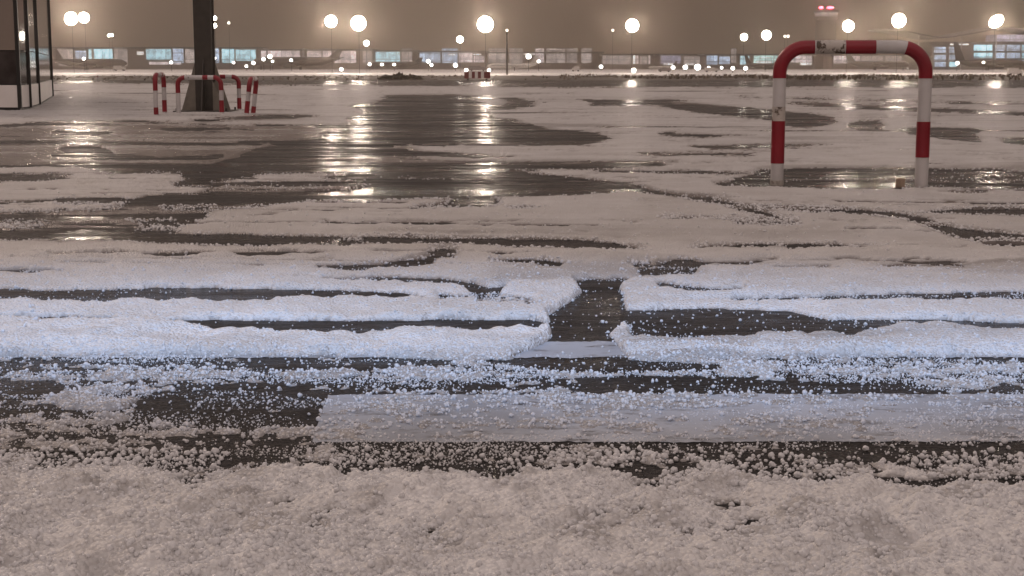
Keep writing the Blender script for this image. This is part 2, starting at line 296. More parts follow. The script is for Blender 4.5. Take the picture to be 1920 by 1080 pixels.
# --- the lie of the hail: value per spot of the tarmac, 1 = covered, 0 = bare and wet, traced onto the ground plane
X0, X1 = -40, 1960
HAIL = [
 # (cover, outline)
 (0.35, [(-40,146),(1960,150),(1960,162),(1300,164),(700,160),(-40,154)]),
 (0.0, [(-40,239),(50,232),(97,228),(283,228),(417,233),(640,235),(668,234),(655,225),(690,212),(672,198),(720,190),(735,180),(887,180),(893,200),(927,223),(977,228),(1010,240),(1110,253),(1153,262),(1093,270),(893,271),(733,274),(780,281),(727,296),(860,304),(1110,304),(1130,312),(1000,318),(893,319),(950,323),(1060,333),(1143,342),(1210,350),(1160,360),(1093,367),(943,369),(880,372),(860,371),(760,374),(660,380),(600,374),(400,397),(383,407),(337,427),(300,457),(-40,452),(-40,401),(200,393),(227,388),(273,367),(400,363),(330,345),(360,335),(300,322),(190,324),(150,313),(-40,312)]),
 (1.0, [(-40,246),(60,236),(300,233),(640,239),(620,246),(560,262),(470,284),(420,306),(-40,309)]),
 (0.0, [(-40,264),(200,265),(420,267),(540,262),(620,258),(560,270),(420,274),(200,272),(-40,270)]),
 (0.0, [(40,291),(180,288),(290,295),(430,291),(400,299),(250,301),(130,296)]),
 (0.0, [(110,242),(200,244),(190,254),(100,252)]),
 (0.0, [(100,279),(180,277),(200,286),(110,289)]),
 (0.2, [(300,238),(480,241),(470,246),(310,244)]),
 (0.5, [(-40,376),(100,372),(230,370),(220,386),(100,384),(-40,386)]),
 (1.0, [(480,328),(560,325),(630,322),(650,328),(600,334),(690,340),(640,343),(395,342),(370,342),(440,336)]),
 (1.0, [(330,349),(480,348),(640,349),(700,347),(640,354),(560,356),(395,356),(330,354)]),
 (0.55, [(700,332),(765,328),(830,333),(850,340),(740,339)]),
 (0.25, [(350,343),(480,343),(640,345),(640,347),(480,346),(350,345)]),
 (1.0, [(-40,313),(150,313),(190,318),(330,323),(350,330),(330,347),(300,358),(272,365),(226,386),(198,391),(120,394),(-40,399)]),
 (0.0, [(-40,327),(60,327),(135,328),(100,338),(50,341),(-40,343)]),
 (0.05, [(150,312),(360,313),(450,308),(360,317),(270,323),(190,324),(230,318)]),
 (0.15, [(317,350),(363,334),(407,313),(457,293),(470,296),(430,316),(385,334),(345,347)]),
 (0.5, [(110,372),(235,372),(215,386),(110,384)]),
 (0.6, [(-40,414),(60,412),(92,420),(80,427),(-40,434)]),
 (0.45, [(240,408),(300,409),(360,411),(330,430),(320,440),(250,438),(270,425),(235,415)]),
 (0.4, [(300,388),(440,386),(440,392),(310,396)]),
 (0.0, [(240,441),(367,441),(500,443),(640,444),(893,447),(1060,450),(1140,456),(1215,468),(1150,469),(1060,468),(893,462),(700,461),(640,465),(400,461),(240,457)]),
 (0.45, [(600,446),(690,448),(690,456),(610,455)]),
 (1.0, [(733,275),(893,271),(1100,271),(1200,274),(1200,303),(1000,294),(860,288),(780,281)]),
 (0.0, [(727,286),(790,285),(870,290),(960,294),(870,297),(790,292),(727,293)]),
 (1.0, [(727,296),(790,293),(900,297),(1100,297),(1200,303),(1110,304),(860,303)]),
 (0.75, [(777,247),(850,245),(885,248),(870,252),(800,252)]),
 (0.7, [(835,234),(885,236),(885,239),(840,239)]),
 (0.6, [(800,229),(850,228),(850,232),(800,232)]),
 (0.3, [(905,200),(990,196),(960,205),(905,207)]),
 (0.35, [(870,305),(1100,304),(1180,300),(1210,305),(1270,311),(1100,318),(1000,317),(890,318)]),
 (0.0, [(940,185),(975,187),(1008,197),(985,199),(950,192)]),
 (0.05, [(840,370),(880,370),(940,371),(930,384),(880,388),(770,391),(790,386),(840,382)]),
 (0.2, [(950,388),(1010,388),(1000,391),(960,392)]),
 (0.0, [(480,218),(530,216),(615,217),(560,222),(380,227),(340,225),(420,222)]),
 (0.0, [(410,366),(860,352),(900,350),(900,368),(640,377),(560,378),(410,394)]),
 # right-hand streaks
 (0.1, [(1100,190),(1287,187),(1250,192),(1330,197),(1440,207),(1560,220),(1570,235),(1500,240),(1440,224),(1290,208),(1240,198),(1120,196)]),
 (0.1, [(1597,226),(1650,228),(1662,245),(1610,246)]),
 (0.1, [(1695,240),(1830,243),(1835,267),(1700,252)]),
 (0.1, [(1875,260),(1960,258),(1960,273),(1880,268)]),
 (0.3, [(1225,249),(1385,254),(1330,257),(1230,253)]),
 (0.3, [(1290,274),(1470,270),(1560,271),(1480,277),(1340,279)]),
 (0.4, [(1200,287),(1420,288),(1420,290),(1200,291)]),
 (0.3, [(1470,191),(1700,199),(1960,214),(1960,219),(1650,206),(1500,197)]),
 (0.3, [(1360,181),(1560,184),(1960,196),(1960,199),(1560,188)]),
 (0.2, [(1160,303),(1265,302),(1265,305),(1160,306)]),
 (0.2, [(1090,318),(1160,321),(1330,324),(1400,327),(1330,328),(1160,325)]),
 (0.36, [(1420,320),(1560,316),(1700,318),(1860,316),(1960,330),(1960,346),(1700,352),(1560,353),(1440,349),(1350,347),(1400,332)]),
 (0.05, [(1540,340),(1700,336),(1730,350),(1600,353),(1540,350)]),
 (0.2, [(1345,343),(1420,340),(1420,346),(1340,348)]),
 (0.1, [(1735,345),(1960,348),(1960,357),(1800,352)]),
 (0.45, [(1770,357),(1860,356),(1840,363),(1780,364)]),
 (0.0, [(1160,346),(1239,358),(1350,375),(1413,391),(1475,412),(1420,404),(1350,384),(1239,367),(1160,358)]),
 (0.4, [(1160,352),(1330,368),(1410,368),(1330,374),(1250,366)]),
 (0.1, [(1410,385),(1560,390),(1690,399),(1740,413),(1800,428),(1960,446),(1960,471),(1850,462),(1780,442),(1700,414),(1640,405),(1540,399),(1420,391)]),
 (0.3, [(1230,407),(1440,409),(1470,414),(1400,414),(1240,410)]),
 (0.5, [(1370,412),(1490,408),(1500,424),(1380,424)]),
 (0.1, [(1720,397),(1830,391),(1960,388),(1960,409),(1850,405),(1730,401)]),
 (0.15, [(1290,465),(1400,459),(1530,458),(1670,464),(1500,468),(1300,469)]),
 # lane edge, between the plain and the ridges
 (0.3, [(813,467),(863,467),(850,487),(800,490)]),
 (0.05, [(580,508),(618,499),(715,497),(747,492),(800,484),(848,483),(800,498),(760,505),(700,505),(640,508)]),
 (0.12, [(915,486),(1019,487),(1069,497),(1045,506),(1000,494),(920,491)]),
 (0.05, [(1232,502),(1262,487),(1294,487),(1326,500),(1300,504)]),
 (0.25, [(1195,505),(1310,505),(1300,521),(1200,522)]),
 (0.5, [(1180,488),(1228,490),(1225,506),(1185,504)]),
 (0.45, [(560,522),(700,520),(832,522),(700,530),(560,530)]),
 (0.05, [(640,520),(832,523),(890,531),(921,540),(960,537),(930,556),(890,552),(870,541),(800,530),(690,526)]),
 (0.45, [(817,549),(960,552),(1007,560),(1030,580),(900,578),(820,565)]),
 (0.0, [(-40,542),(100,545),(250,541),(330,538),(560,543),(760,550),(800,556),(700,562),(480,568),(300,570),(-40,568)]),
 (0.0, [(1077,527),(1172,523),(1165,545),(1172,580),(1182,600),(1135,630),(1155,645),(1180,674),(1000,676),(950,672),(1005,650),(1035,632),(1030,592),(1060,572),(1096,547)]),
 (0.0, [(-40,594),(120,595),(280,600),(440,601),(560,602),(800,600),(1000,599),(1045,612),(1000,630),(700,633),(560,634),(440,628),(280,621),(140,611),(-40,608)]),
 (0.06, [(1175,582),(1300,578),(1480,584),(1560,600),(1740,598),(1960,608),(1960,636),(1720,626),(1560,634),(1440,634),(1180,632)]),
 (0.1, [(1230,530),(1330,542),(1400,540),(1400,550),(1300,554),(1240,545)]),
 (0.25, [(1240,566),(1480,556),(1700,549),(1960,546),(1960,564),(1650,570),(1500,570)]),
 (0.7, [(1140,630),(1420,632),(1430,655),(1300,650),(1160,655)]),
 # trodden lane below the ridges
 (0.43, [(-40,669),(300,664),(640,668),(950,676),(1180,674),(1500,668),(1960,666),(1960,745),(-40,745)]),
 (0.2, [(440,672),(640,666),(860,676),(820,690),(640,697),(470,694)]),
 (0.06, [(870,674),(1200,676),(1350,684),(1350,694),(1100,700),(980,690)]),
 (0.1, [(1080,712),(1240,704),(1380,714),(1700,722),(1700,736),(1100,738)]),
 (0.5, [(180,690),(330,684),(620,700),(560,724),(300,718)]),
 (0.36, [(-40,738),(1960,742),(1960,836),(-40,836)]),
 (0.12, [(-40,714),(110,716),(120,742),(-40,745)]),
 (0.20, [(290,735),(600,738),(596,800),(430,806),(250,790)]),
 (0.85, [(95,748),(160,742),(260,748),(240,770),(120,768)]),
 (0.38, [(-40,772),(200,778),(430,806),(590,815),(590,845),(-40,845)]),
 (0.53, [(640,742),(1240,742),(1500,742),(1960,744),(1960,786),(1300,792),(900,775),(700,782)]),
 (0.48, [(600,790),(900,785),(1300,796),(1960,792),(1960,826),(590,826)]),
 (0.50, [(-40,838),(700,830),(1960,838),(1960,920),(1640,912),(1280,900),(900,905),(640,888),(-40,895)]),
 (0.12, [(760,868),(960,880),(960,888),(770,884)]),
 (0.1, [(1280,835),(1420,848),(1560,838),(1960,832),(1960,852),(1500,858),(1300,858)]),
 (0.08, [(1660,905),(1800,902),(1960,898),(1960,912),(1700,916)]),
]
THICK = [
 (0.011, [(-40,150),(1960,150),(1960,400),(-40,400)]),
 (0.015, [(-40,396),(1960,396),(1960,480),(-40,480)]),
 (0.022, [(-40,470),(1960,470),(1960,560),(-40,560)]),
 (0.024, [(-40,556),(1000,560),(1050,600),(-40,604)]),
 (0.040, [(-40,604),(1040,612),(1040,655),(700,672),(-40,672)]),
 (0.022, [(1130,545),(1960,540),(1960,605),(1130,600)]),
 (0.026, [(1130,618),(1420,618),(1430,672),(1130,672)]),
 (0.040, [(1420,612),(1960,618),(1960,672),(1420,672)]),
 (0.012, [(-40,672),(1960,672),(1960,890),(-40,890)]),
 (0.040, [(-40,890),(640,892),(1280,902),(1960,916),(1960,1500),(-40,1500)]),
]
CELL = 2.0
XS = np.arange(X0, X1, CELL); YS = np.arange(140, 1160, CELL)
GX, GY = np.meshgrid(XS, YS)
def fill(g, val, poly):
    p = np.array(poly, float)
    i0, i1 = np.searchsorted(YS, [p[:, 1].min() - 2, p[:, 1].max() + 2]); j0, j1 = np.searchsorted(XS, [p[:, 0].min() - 2, p[:, 0].max() + 2])
    x = GX[i0:i1, j0:j1]; y = GY[i0:i1, j0:j1]
    if x.size == 0: return
    ins = np.zeros(x.shape, bool); q = np.roll(p, -1, 0)
    for (ax, ay), (bx, by) in zip(p, q):
        if ay == by: continue
        c = ((ay > y) != (by > y)) & (x < (bx - ax) * (y - ay) / (by - ay) + ax); ins ^= c
    g[i0:i1, j0:j1][ins] = val
def blur(g, r, ax):
    if r < 1: return g
    pad = [(0, 0), (0, 0)]; pad[ax] = (r, r); h = np.pad(g, pad, mode='edge'); n = g.shape[ax]
    out = np.zeros_like(g)
    for k in range(2 * r + 1): out += np.take(h, range(k, k + n), ax)
    return out / (2 * r + 1)
cover = np.ones(GX.shape)
for v_, p_ in HAIL: fill(cover, v_, p_)
cover = blur(blur(cover, 3, 1), 1, 0)
cover2 = blur(blur(blur(cover, 10, 1), 10, 1), 2, 0)
thick = np.full(GX.shape, 0.02)
for v_, p_ in THICK: fill(thick, v_, p_)
thick = blur(blur(blur(thick, 6, 1), 4, 0), 4, 0)

WET_SHADE = [(0.55, [(-40,150),(1960,152),(1960,166),(-40,160)]), (0.5, [(560,412),(1200,408),(1490,432),(1400,458),(1100,447),(700,440)]), (0.7, [(1400,312),(1960,306),(1960,350),(1380,350)]),  # wet slush; the mid-plain outline also paints in the shade of its slope
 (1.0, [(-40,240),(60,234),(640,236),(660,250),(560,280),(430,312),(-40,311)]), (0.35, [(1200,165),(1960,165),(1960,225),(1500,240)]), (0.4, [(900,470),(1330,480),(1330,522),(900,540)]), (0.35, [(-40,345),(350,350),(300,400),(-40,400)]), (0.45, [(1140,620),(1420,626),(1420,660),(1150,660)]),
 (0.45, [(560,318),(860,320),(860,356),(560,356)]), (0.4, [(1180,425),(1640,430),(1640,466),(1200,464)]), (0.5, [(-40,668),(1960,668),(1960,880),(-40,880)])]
wet_shade = np.zeros(GX.shape)
for v_, p_ in WET_SHADE: fill(wet_shade, v_, p_)
for _ in range(2): wet_shade = blur(blur(wet_shade, 12, 1), 1, 0)

def bil(g, px, py):
    px = np.where(px < 0, -px, px); px = np.where(px > 1919, 2 * 1919 - px, px); px = np.clip(px, X0, X1 - 4)
    fx = (px - X0) / CELL; fy = np.clip((py - 140) / CELL, 0, g.shape[0] - 1.001)
    i = fy.astype(int); j = np.clip(fx.astype(int), 0, g.shape[1] - 2); a = fx - j; b = fy - i
    return (g[i, j] * (1 - a) + g[i, j + 1] * a) * (1 - b) + (g[i + 1, j] * (1 - a) + g[i + 1, j + 1] * a) * b

def hsh(i, j, s):
    h = (i.astype(np.int64) * 374761393 + j.astype(np.int64) * 668265263 + s * 1442695041) & 0xffffffff
    h = ((h ^ (h >> 13)) * 1274126177) & 0xffffffff
    return ((h ^ (h >> 16)) & 0xffff) / 65535.0
def vn(x, y, s=0):
    i = np.floor(x); j = np.floor(y); a = x - i; b = y - j; a = a * a * (3 - 2 * a); b = b * b * (3 - 2 * b)
    return (hsh(i, j, s) * (1 - a) + hsh(i + 1, j, s) * a) * (1 - b) + (hsh(i, j + 1, s) * (1 - a) + hsh(i + 1, j + 1, s) * a) * b
def fbm(x, y, wl, octs, s):
    o = np.zeros_like(x); amp = 1.0; tot = 0
    for k in range(octs):
        o += amp * (vn(x / wl + 17.3 * k, y / wl - 9.1 * k, s + k) - 0.5) * 2; tot += amp; amp *= 0.6; wl *= 0.47
    return o / tot

def unproj(px, py):
    u = (px - CX) / F; v = (CY - py) / F; dy = CP + v * SP; dz = -SP + v * CP; t = -CAMH / dz
    return u * t, dy * t
def proj(x, y):
    dy = y * CP + CAMH * SP; dz = y * SP - CAMH * CP
    return CX + F * x / dy, CY - F * dz / dy

def hail_height(x, y):
    px, py = proj(x, y)
    big = fbm(x, y, 0.55, 3, 3); mid = fbm(x, y, 0.16, 3, 11); fine = fbm(x, y, 0.035, 2, 23)
    D = np.maximum(y, 1)
    wide = fbm(x, y, 2.6, 5, 35); fw = np.clip((D - 9) / 8, 0, 1)
    c = bil(cover, px + 9 * big + 5 * mid + 34 * fw * wide, py + 1.6 * fbm(x, y, 0.4, 2, 31) + 12 / D * mid + 3.2 * fw * fbm(x * 0.4, y, 2.0, 4, 37))
    c = np.where((c > 0.01) & (c < 0.99) & (D > 11), np.clip(c + 0.5 * fbm(x * 0.5, y, 1.2, 4, 39), 0, 1), c)
    th = bil(thick, px + 10 * mid, py)
    st1 = fbm(x * 0.20 + 0.3 * big, y + 0.25 * x * 0.1, 0.26, 3, 91); st2 = fbm(x * 0.14, y + 0.03 * x, 1.1, 3, 97)
    cut = np.where((D > 6.9) & (D < 15), np.clip(st1 - 0.27, 0, 1) * 5.5, 0) + np.where(D >= 12, np.clip(st2 - 0.26, 0, 1) * 4.0, 0)
    isl = fbm(x * 0.16, y, np.where(D > 14, 0.9, 0.4), 4, 87)
    cut = cut - np.where((c < 0.3) & (D > 8.5), np.clip(isl - 0.20, 0, 1) * 6.5, 0)
    lane = np.where((py > 664) & (py < 900), 1.0, 0.0)
    cut = cut - lane * (0.75 * fbm(x * 0.22, y, 0.13, 4, 83) + 0.25 * fine)
    s = (c - 0.5) * 2.0 - cut + np.where((c > 0.02) & (c < 0.98), 0.34 * mid + 0.30 * fine + 0.16 * big, 0.12 * mid)
    lump = np.where(py > 880, 0.55, 0.35)
    up = np.clip(s, 0, 1) ** np.where(D > 6.8, 1.1, 0.7) * th * np.clip(1 + 0.85 * big + lump * mid, 0.3, 2) + np.clip(s * 3, 0, 1) * 0.004 * fine
    u_ = (x + y) * 0.707; w_ = (x - y) * 0.707
    fur = 1 - np.abs(fbm(u_ * 0.45, w_, 0.15, 3, 51)) * 2.2
    up = up - np.where(py > 870, 0.030, 0.0) * np.clip(fur - 0.35, 0, 1) * np.clip(s, 0, 1)
    clod = np.maximum(fbm(x, y, 0.12, 3, 61), -0.25)
    up = up + np.clip(s, 0, 1) * clod * np.where(py > 870, 0.034, np.where(py > 560, 0.015, np.where(py > 480, 0.005, 0.003)))
    # two trodden hollows in the near hail
    for hx, hy, r in ((515, 975, 30), (430, 1015, 34), (1420, 985, 26), (690, 1050, 28)):
        ax, ay = unproj(np.array(float(hx)), np.array(float(hy)))
        up = up - 0.020 * np.exp(-(((x - ax) / 0.05) ** 2 + ((y - ay) / 0.05) ** 2))
    return np.where(s > 0, up, s * 0.03), s, c, px, py

def hail_sheet():
    rows = np.concatenate([np.linspace(1440, 1130, 90, endpoint=False), np.arange(1130, 151.5, -1.25)])
    cols = np.arange(-640, 2562, 2.3)
    PX, PY = np.meshgrid(cols, rows); x, y = unproj(PX, PY)
    z, s, c, px, py = hail_height(x, y)
    csoft = bil(cover2, px + 12 * fbm(x * .4, y, 0.8, 4, 71), py + 3 * fbm(x * .3, y, 0.8, 4, 73))
    nr, nc = x.shape
    keep = z > -0.004
    qk = keep[:-1, :-1] | keep[1:, :-1] | keep[:-1, 1:] | keep[1:, 1:]
    I = np.arange(nr * nc).reshape(nr, nc)
    quads = np.stack([I[:-1, :-1][qk], I[:-1, 1:][qk], I[1:, 1:][qk], I[1:, :-1][qk]], 1)
    used = np.zeros(nr * nc, bool); used[quads.ravel()] = True
    remap = np.cumsum(used) - 1; quads = remap[quads]
    co = np.stack([x.ravel(), y.ravel(), z.ravel()], 1)[used]
    slush_shade = np.clip(bil(wet_shade, px + 14 * fbm(x, y, 0.5, 3, 41), py + 4 * fbm(x * .3, y, 0.5, 3, 43)) * (1 + 0.6 * fbm(x * 0.3, y, 0.6, 4, 45)), 0, 1)
    slush_shade = np.maximum(slush_shade, np.where(py < 700, np.clip(fbm(x * 0.18, y, 0.9, 4, 47) * 1.5 - 0.05, 0, 0.62), np.clip(fbm(x, y, 0.16, 3, 48) * 1.0 - 0.08, 0, 0.4)))
    slush_shade = np.maximum(slush_shade, np.clip((600 - py) / 160, 0, 1) * 0.33)
    slush_shade = np.maximum(slush_shade, np.where(py < 500, np.clip(1.0 - (csoft - 0.45) * 1.9, 0, 0.9), 0))
    thin = np.maximum(np.clip(1 - z / np.where(y > 6.9, 0.011, 0.006), 0, np.where(y > 6.9, 1.0, 0.66)), slush_shade).ravel()[used]
    me = bpy.data.meshes.new('hail_cover'); n = len(quads)
    me.vertices.add(len(co)); me.vertices.foreach_set('co', co.astype(np.float32).ravel())
    me.loops.add(n * 4); me.loops.foreach_set('vertex_index', quads.astype(np.int32).ravel())
    me.polygons.add(n); me.polygons.foreach_set('loop_start', np.arange(0, n * 4, 4, dtype=np.int32)); me.polygons.foreach_set('loop_total', np.full(n, 4, np.int32))
    me.polygons.foreach_set('use_smooth', np.ones(n, bool))
    me.update(calc_edges=True)
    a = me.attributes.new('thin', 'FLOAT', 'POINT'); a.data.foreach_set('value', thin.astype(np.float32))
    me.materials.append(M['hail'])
    o = bpy.data.objects.new('hail_cover', me); COL.objects.link(o)
    prop(o, 'patchy crust of fallen hail lying over the wet tarmac', 'hail', kind='stuff')
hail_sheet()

def hailstones():
    rng = np.random.default_rng(5)
    P = []; SC = []
    def scatter(y0, y1, dens, fn, r0, r1):
        n = int(0.5 * 1.06 * (y1 * y1 - y0 * y0) * dens)
        y = np.sqrt(rng.uniform(y0 * y0, y1 * y1, n)); x = rng.uniform(-0.53, 0.53, n) * y
        z, s, c, px, py = hail_height(x, y)
        k = rng.uniform(0, 1, n) < fn(s, c, x, y)
        r = rng.uniform(r0, r1, n) * rng.choice([0.5, 0.7, 0.85, 1.0, 1.1, 1.45], n)
        zz = np.maximum(z, 0) + r * rng.uniform(-0.7, 0.55, n) * np.where(z > 0.004, 1, 0) + np.where(z <= 0.004, r * 0.75, 0)
        P.append(np.stack([x, y, zz], 1)[k]); SC.append(r[k])
    clump = lambda x, y: np.clip(fbm(x, y, 0.22, 3, 77) * 1.6 + 0.45, 0.04, 1)
    scatter(2.1, 3.85, 13000, lambda s, c, x, y: np.where(s > 0, 0.12 + 0.6 * clump(x, y), 0.26 * clump(x, y) * np.clip(c * 2.6, 0.06, 1)), 0.0026, 0.0064)
    scatter(3.85, 5.25, 12000, lambda s, c, x, y: np.where(s > 0, 0.22, 0.08 * clump(x, y) * np.clip(c * 2.2, 0.04, 1)), 0.0022, 0.0056)
    scatter(5.25, 7.6, 6500, lambda s, c, x, y: np.where(s > 0, 0.07, np.where(c > 0.03, 0.16 * clump(x, y) * np.clip(c * 2.2, 0, 1), 0.004)), 0.0022, 0.0052)
    streak = lambda x, y: np.clip(fbm(x * 0.25, y, 0.11, 3, 81) * 2.2 + 0.30, 0.02, 1)
    scatter(3.4, 5.3, 26000, lambda s, c, x, y: np.where(s > 0, 0.22, 0.44 * streak(x, y) * np.clip(c * 2.4, 0.12, 1)), 0.0011, 0.0028)
    scatter(5.3, 7.5, 12000, lambda s, c, x, y: np.where(s > 0, 0.03, 0.36 * streak(x, y) * np.clip(c * 2.4, 0.07, 1)), 0.0014, 0.0034)
    scatter(7.6, 15, 2600, lambda s, c, x, y: np.where((c > 0.04) & (c < 0.97), np.where(s > -0.2, 0.7, 0.012), np.where(c >= 0.97, 0.02, 0.0)) * np.where(y > 11.6, 0.12, 1.0), 0.0038, 0.0075)
    co = np.concatenate(P); sc = np.concatenate(SC); n = len(co)
    print('hailstones', n)
    me = bpy.data.meshes.new('hailstones'); me.vertices.add(n); me.vertices.foreach_set('co', co.astype(np.float32).ravel())
    s3 = (sc[:, None] * rng.uniform(0.82, 1.18, (n, 3))).astype(np.float32)
    a = me.attributes.new('stone_scale', 'FLOAT_VECTOR', 'POINT'); a.data.foreach_set('vector', s3.ravel())
    a = me.attributes.new('stone_turn', 'FLOAT_VECTOR', 'POINT'); a.data.foreach_set('vector', rng.uniform(0, 6.28, (n, 3)).astype(np.float32).ravel())
    me.update()
    o = bpy.data.objects.new('hailstones', me); COL.objects.link(o); me.materials.append(M['ice'])
    g = bpy.data.node_groups.new('hailstone_scatter', 'GeometryNodeTree')
    g.interface.new_socket('Geometry', in_out='INPUT', socket_type='NodeSocketGeometry'); g.interface.new_socket('Geometry', in_out='OUTPUT', socket_type='NodeSocketGeometry')
    gi = g.nodes.new('NodeGroupInput'); go = g.nodes.new('NodeGroupOutput'); L = g.links.new
    ico = g.nodes.new('GeometryNodeMeshIcoSphere'); ico.inputs['Radius'].default_value = 1.0; ico.inputs['Subdivisions'].default_value = 3
    nz = g.nodes.new('ShaderNodeTexNoise'); nz.inputs['Scale'].default_value = 1.3; nz.inputs['Detail'].default_value = 2.0
    sb = g.nodes.new('ShaderNodeVectorMath'); sb.operation = 'SUBTRACT'; sb.inputs[1].default_value = (0.5, 0.5, 0.5)
    scn = g.nodes.new('ShaderNodeVectorMath'); scn.operation = 'SCALE'; scn.inputs['Scale'].default_value = 0.95
    stp = g.nodes.new('GeometryNodeSetPosition'); sm = g.nodes.new('GeometryNodeSetShadeSmooth'); mt = g.nodes.new('GeometryNodeSetMaterial'); mt.inputs['Material'].default_value = M['ice']
    iop = g.nodes.new('GeometryNodeInstanceOnPoints')
    n1 = g.nodes.new('GeometryNodeInputNamedAttribute'); n1.data_type = 'FLOAT_VECTOR'; n1.inputs['Name'].default_value = 'stone_scale'
    n2 = g.nodes.new('GeometryNodeInputNamedAttribute'); n2.data_type = 'FLOAT_VECTOR'; n2.inputs['Name'].default_value = 'stone_turn'
    e2r = g.nodes.new('FunctionNodeEulerToRotation')
    L(nz.outputs['Color'], sb.inputs[0]); L(sb.outputs[0], scn.inputs[0]); L(ico.outputs['Mesh'], stp.inputs['Geometry']); L(scn.outputs[0], stp.inputs['Offset'])
    L(stp.outputs[0], sm.inputs[0]); L(sm.outputs[0], mt.inputs['Geometry']); L(mt.outputs[0], iop.inputs['Instance'])
    L(gi.outputs[0], iop.inputs['Points']); L(n1.outputs['Attribute'], iop.inputs['Scale']); L(n2.outputs['Attribute'], e2r.inputs[0]); L(e2r.outputs[0], iop.inputs['Rotation'])
    L(iop.outputs[0], go.inputs[0])
    md = o.modifiers.new('scatter', 'NODES'); md.node_group = g
    prop(o, 'loose round hailstones strewn over the hail crust and bare lane', 'hailstones', kind='stuff')
hailstones()

# ================================================================== NEAR THINGS
def hoop_path(w, h, r, n=10):
    p = [(-w / 2, 0, z) for z in np.linspace(0, h - r, 8)]
    p += [(-w / 2 + r - r * math.cos(a), 0, h - r + r * math.sin(a)) for a in np.linspace(0, math.pi / 2, n)[1:]]
    p += [(x, 0, h) for x in np.linspace(-w / 2 + r, w / 2 - r, 8)[1:]]
    p += [(w / 2 - r + r * math.sin(a), 0, h - r + r * math.cos(a)) for a in np.linspace(0, math.pi / 2, n)[1:]]
    p += [(w / 2, 0, z) for z in np.linspace(h - r, 0, 8)[1:]]
    return [Vector(q) for q in p]

def cut_path(path, a, b):
    out = []; d = 0.0
    for p, q in zip(path, path[1:]):
        l = (q - p).length
        if d + l > a and d < b:
            t0 = max(0, (a - d) / l); t1 = min(1, (b - d) / l)
            if not out: out.append(p.lerp(q, t0))
            if t1 > t0: out.append(p.lerp(q, t1))
        d += l
    return out

def hoop(name, loc, w, h, r, rad, bands, label, cat, group, rz=0.0, worn=(), seg=24):
    root = empty(name, loc, label, cat, group, rz)
    path = hoop_path(w, h, r)
    b = MB(); b.tube(path, rad, seg); b.build('tube', M['white_paint'], root, True)
    for (a0, a1) in bands:
        b = MB(); b.tube(cut_path(path, a0, a1), rad + 0.0025, seg); b.build('red_band', M['red_paint'], root, True)
    for (a0, a1) in worn:
        b = MB(); b.tube(cut_path(path, a0, a1), rad + 0.0018, seg); b.build('worn_band', M['rusty_paint'], root, True)['label'] = 'white band with the paint chipped to dark rust'
    return root, path

pl, pr = at(1456.5, 347.5), at(1727, 350)
px_m = pl.y / F / 1.0
w = (pr - pl).length; H = 1.178; rb = 0.215
L_ = lambda: None
post = H - rb; arc = rb * math.pi / 2; top = w - 2 * rb; tot = 2 * post + 2 * arc + top
sc = pl.y * 1.01 / F
zy = lambda y: (348 - y) * sc
tx = lambda x: post + arc + (x - 1460) * sc - rb + 0.0
bands = [(zy(307), zy(229)), (zy(151), tx(1522)), (tx(1577), tx(1631)), (tx(1685), tot - zy(151)), (tot - zy(229), tot - zy(294))]
hp, hpath = hoop('barrier_hoop', (pl + pr) / 2, w, H, rb, 0.0555, bands, 'tall red and white striped steel hoop standing alone in slushy hail', 'barrier', None,
     rz=math.atan2(pr.y - pl.y, pr.x - pl.x), worn=[(tx(1524), tx(1576)), (zy(229), zy(203)), (0.0, 0.045)], seg=32)
b = MB(); b.tube([(0.455, -0.0, zy(166)), (0.455, 0.0, zy(165))], 0.01, 8)
c = at(1690, 351)
b = MB(); b.box((0, 0, 0.035), (0.075, 0.13, 0.07)); b.box((0.006, 0.0, 0.0715), (0.06, 0.10, 0.006))
o = b.build('brick', M['brick'], loc=(c.x, c.y + 0.04, 0)); o.rotation_euler = (0, 0, R(-14)); prop(o, 'small brown brick lying at the foot of the striped hoop', 'brick')

# --- dark mast with gusseted foot
mp_ = at(387, 209); ms = mp_.y / F
mast = empty('light_mast', mp_, 'dark square steel mast with flared gusset foot, ringed by striped guards', 'mast')
hw = 16 * ms
b = MB(); b.prism([(-hw, -hw, 0.03), (hw, -hw, 0.03), (hw, hw, 0.03), (-hw, hw, 0.03)], (0, 0, 13.5)); b.build('pole', M['dark_steel'], mast)
b = MB(); b.box((0, 0, 0.015), (1.28, 1.28, 0.03)); b.build('base_plate', M['dark_steel'], mast)
for k, (dx, dy) in enumerate(((-1, 0), (1, 0), (0, -1), (0, 1))):
    b = MB(); n_ = Vector((-dy, dx, 0)) * 0.03
    o0 = hw + 0.002; o1 = 0.57; d = Vector((dx, dy, 0))
    b.prism([d * o0 + Vector((0, 0, 0.03)) - n_ / 2, d * o1 + Vector((0, 0, 0.03)) - n_ / 2, d * (o1 - .02) + Vector((0, 0, 0.10)) - n_ / 2, d * (o0 + .012) + Vector((0, 0, 1.20)) - n_ / 2, d * o0 + Vector((0, 0, 1.20)) - n_ / 2], n_)
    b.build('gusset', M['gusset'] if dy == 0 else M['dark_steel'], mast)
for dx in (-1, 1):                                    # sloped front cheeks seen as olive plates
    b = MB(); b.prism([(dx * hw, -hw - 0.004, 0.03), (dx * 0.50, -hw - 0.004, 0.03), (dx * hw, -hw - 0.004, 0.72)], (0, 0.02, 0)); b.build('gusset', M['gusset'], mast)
for dx in (-1, 1):
    for dy in (-1, 1):
        b = MB(); b.tube([(dx * .57, dy * .57, .03), (dx * .57, dy * .57, .09)], .022, 8); b.build('bolt', M['dark_steel'], mast)
b = MB(); b.box((0, 0, 13.6), (2.4, 0.5, 0.18)); b.build('lamp_bracket', M['dark_steel'], mast)
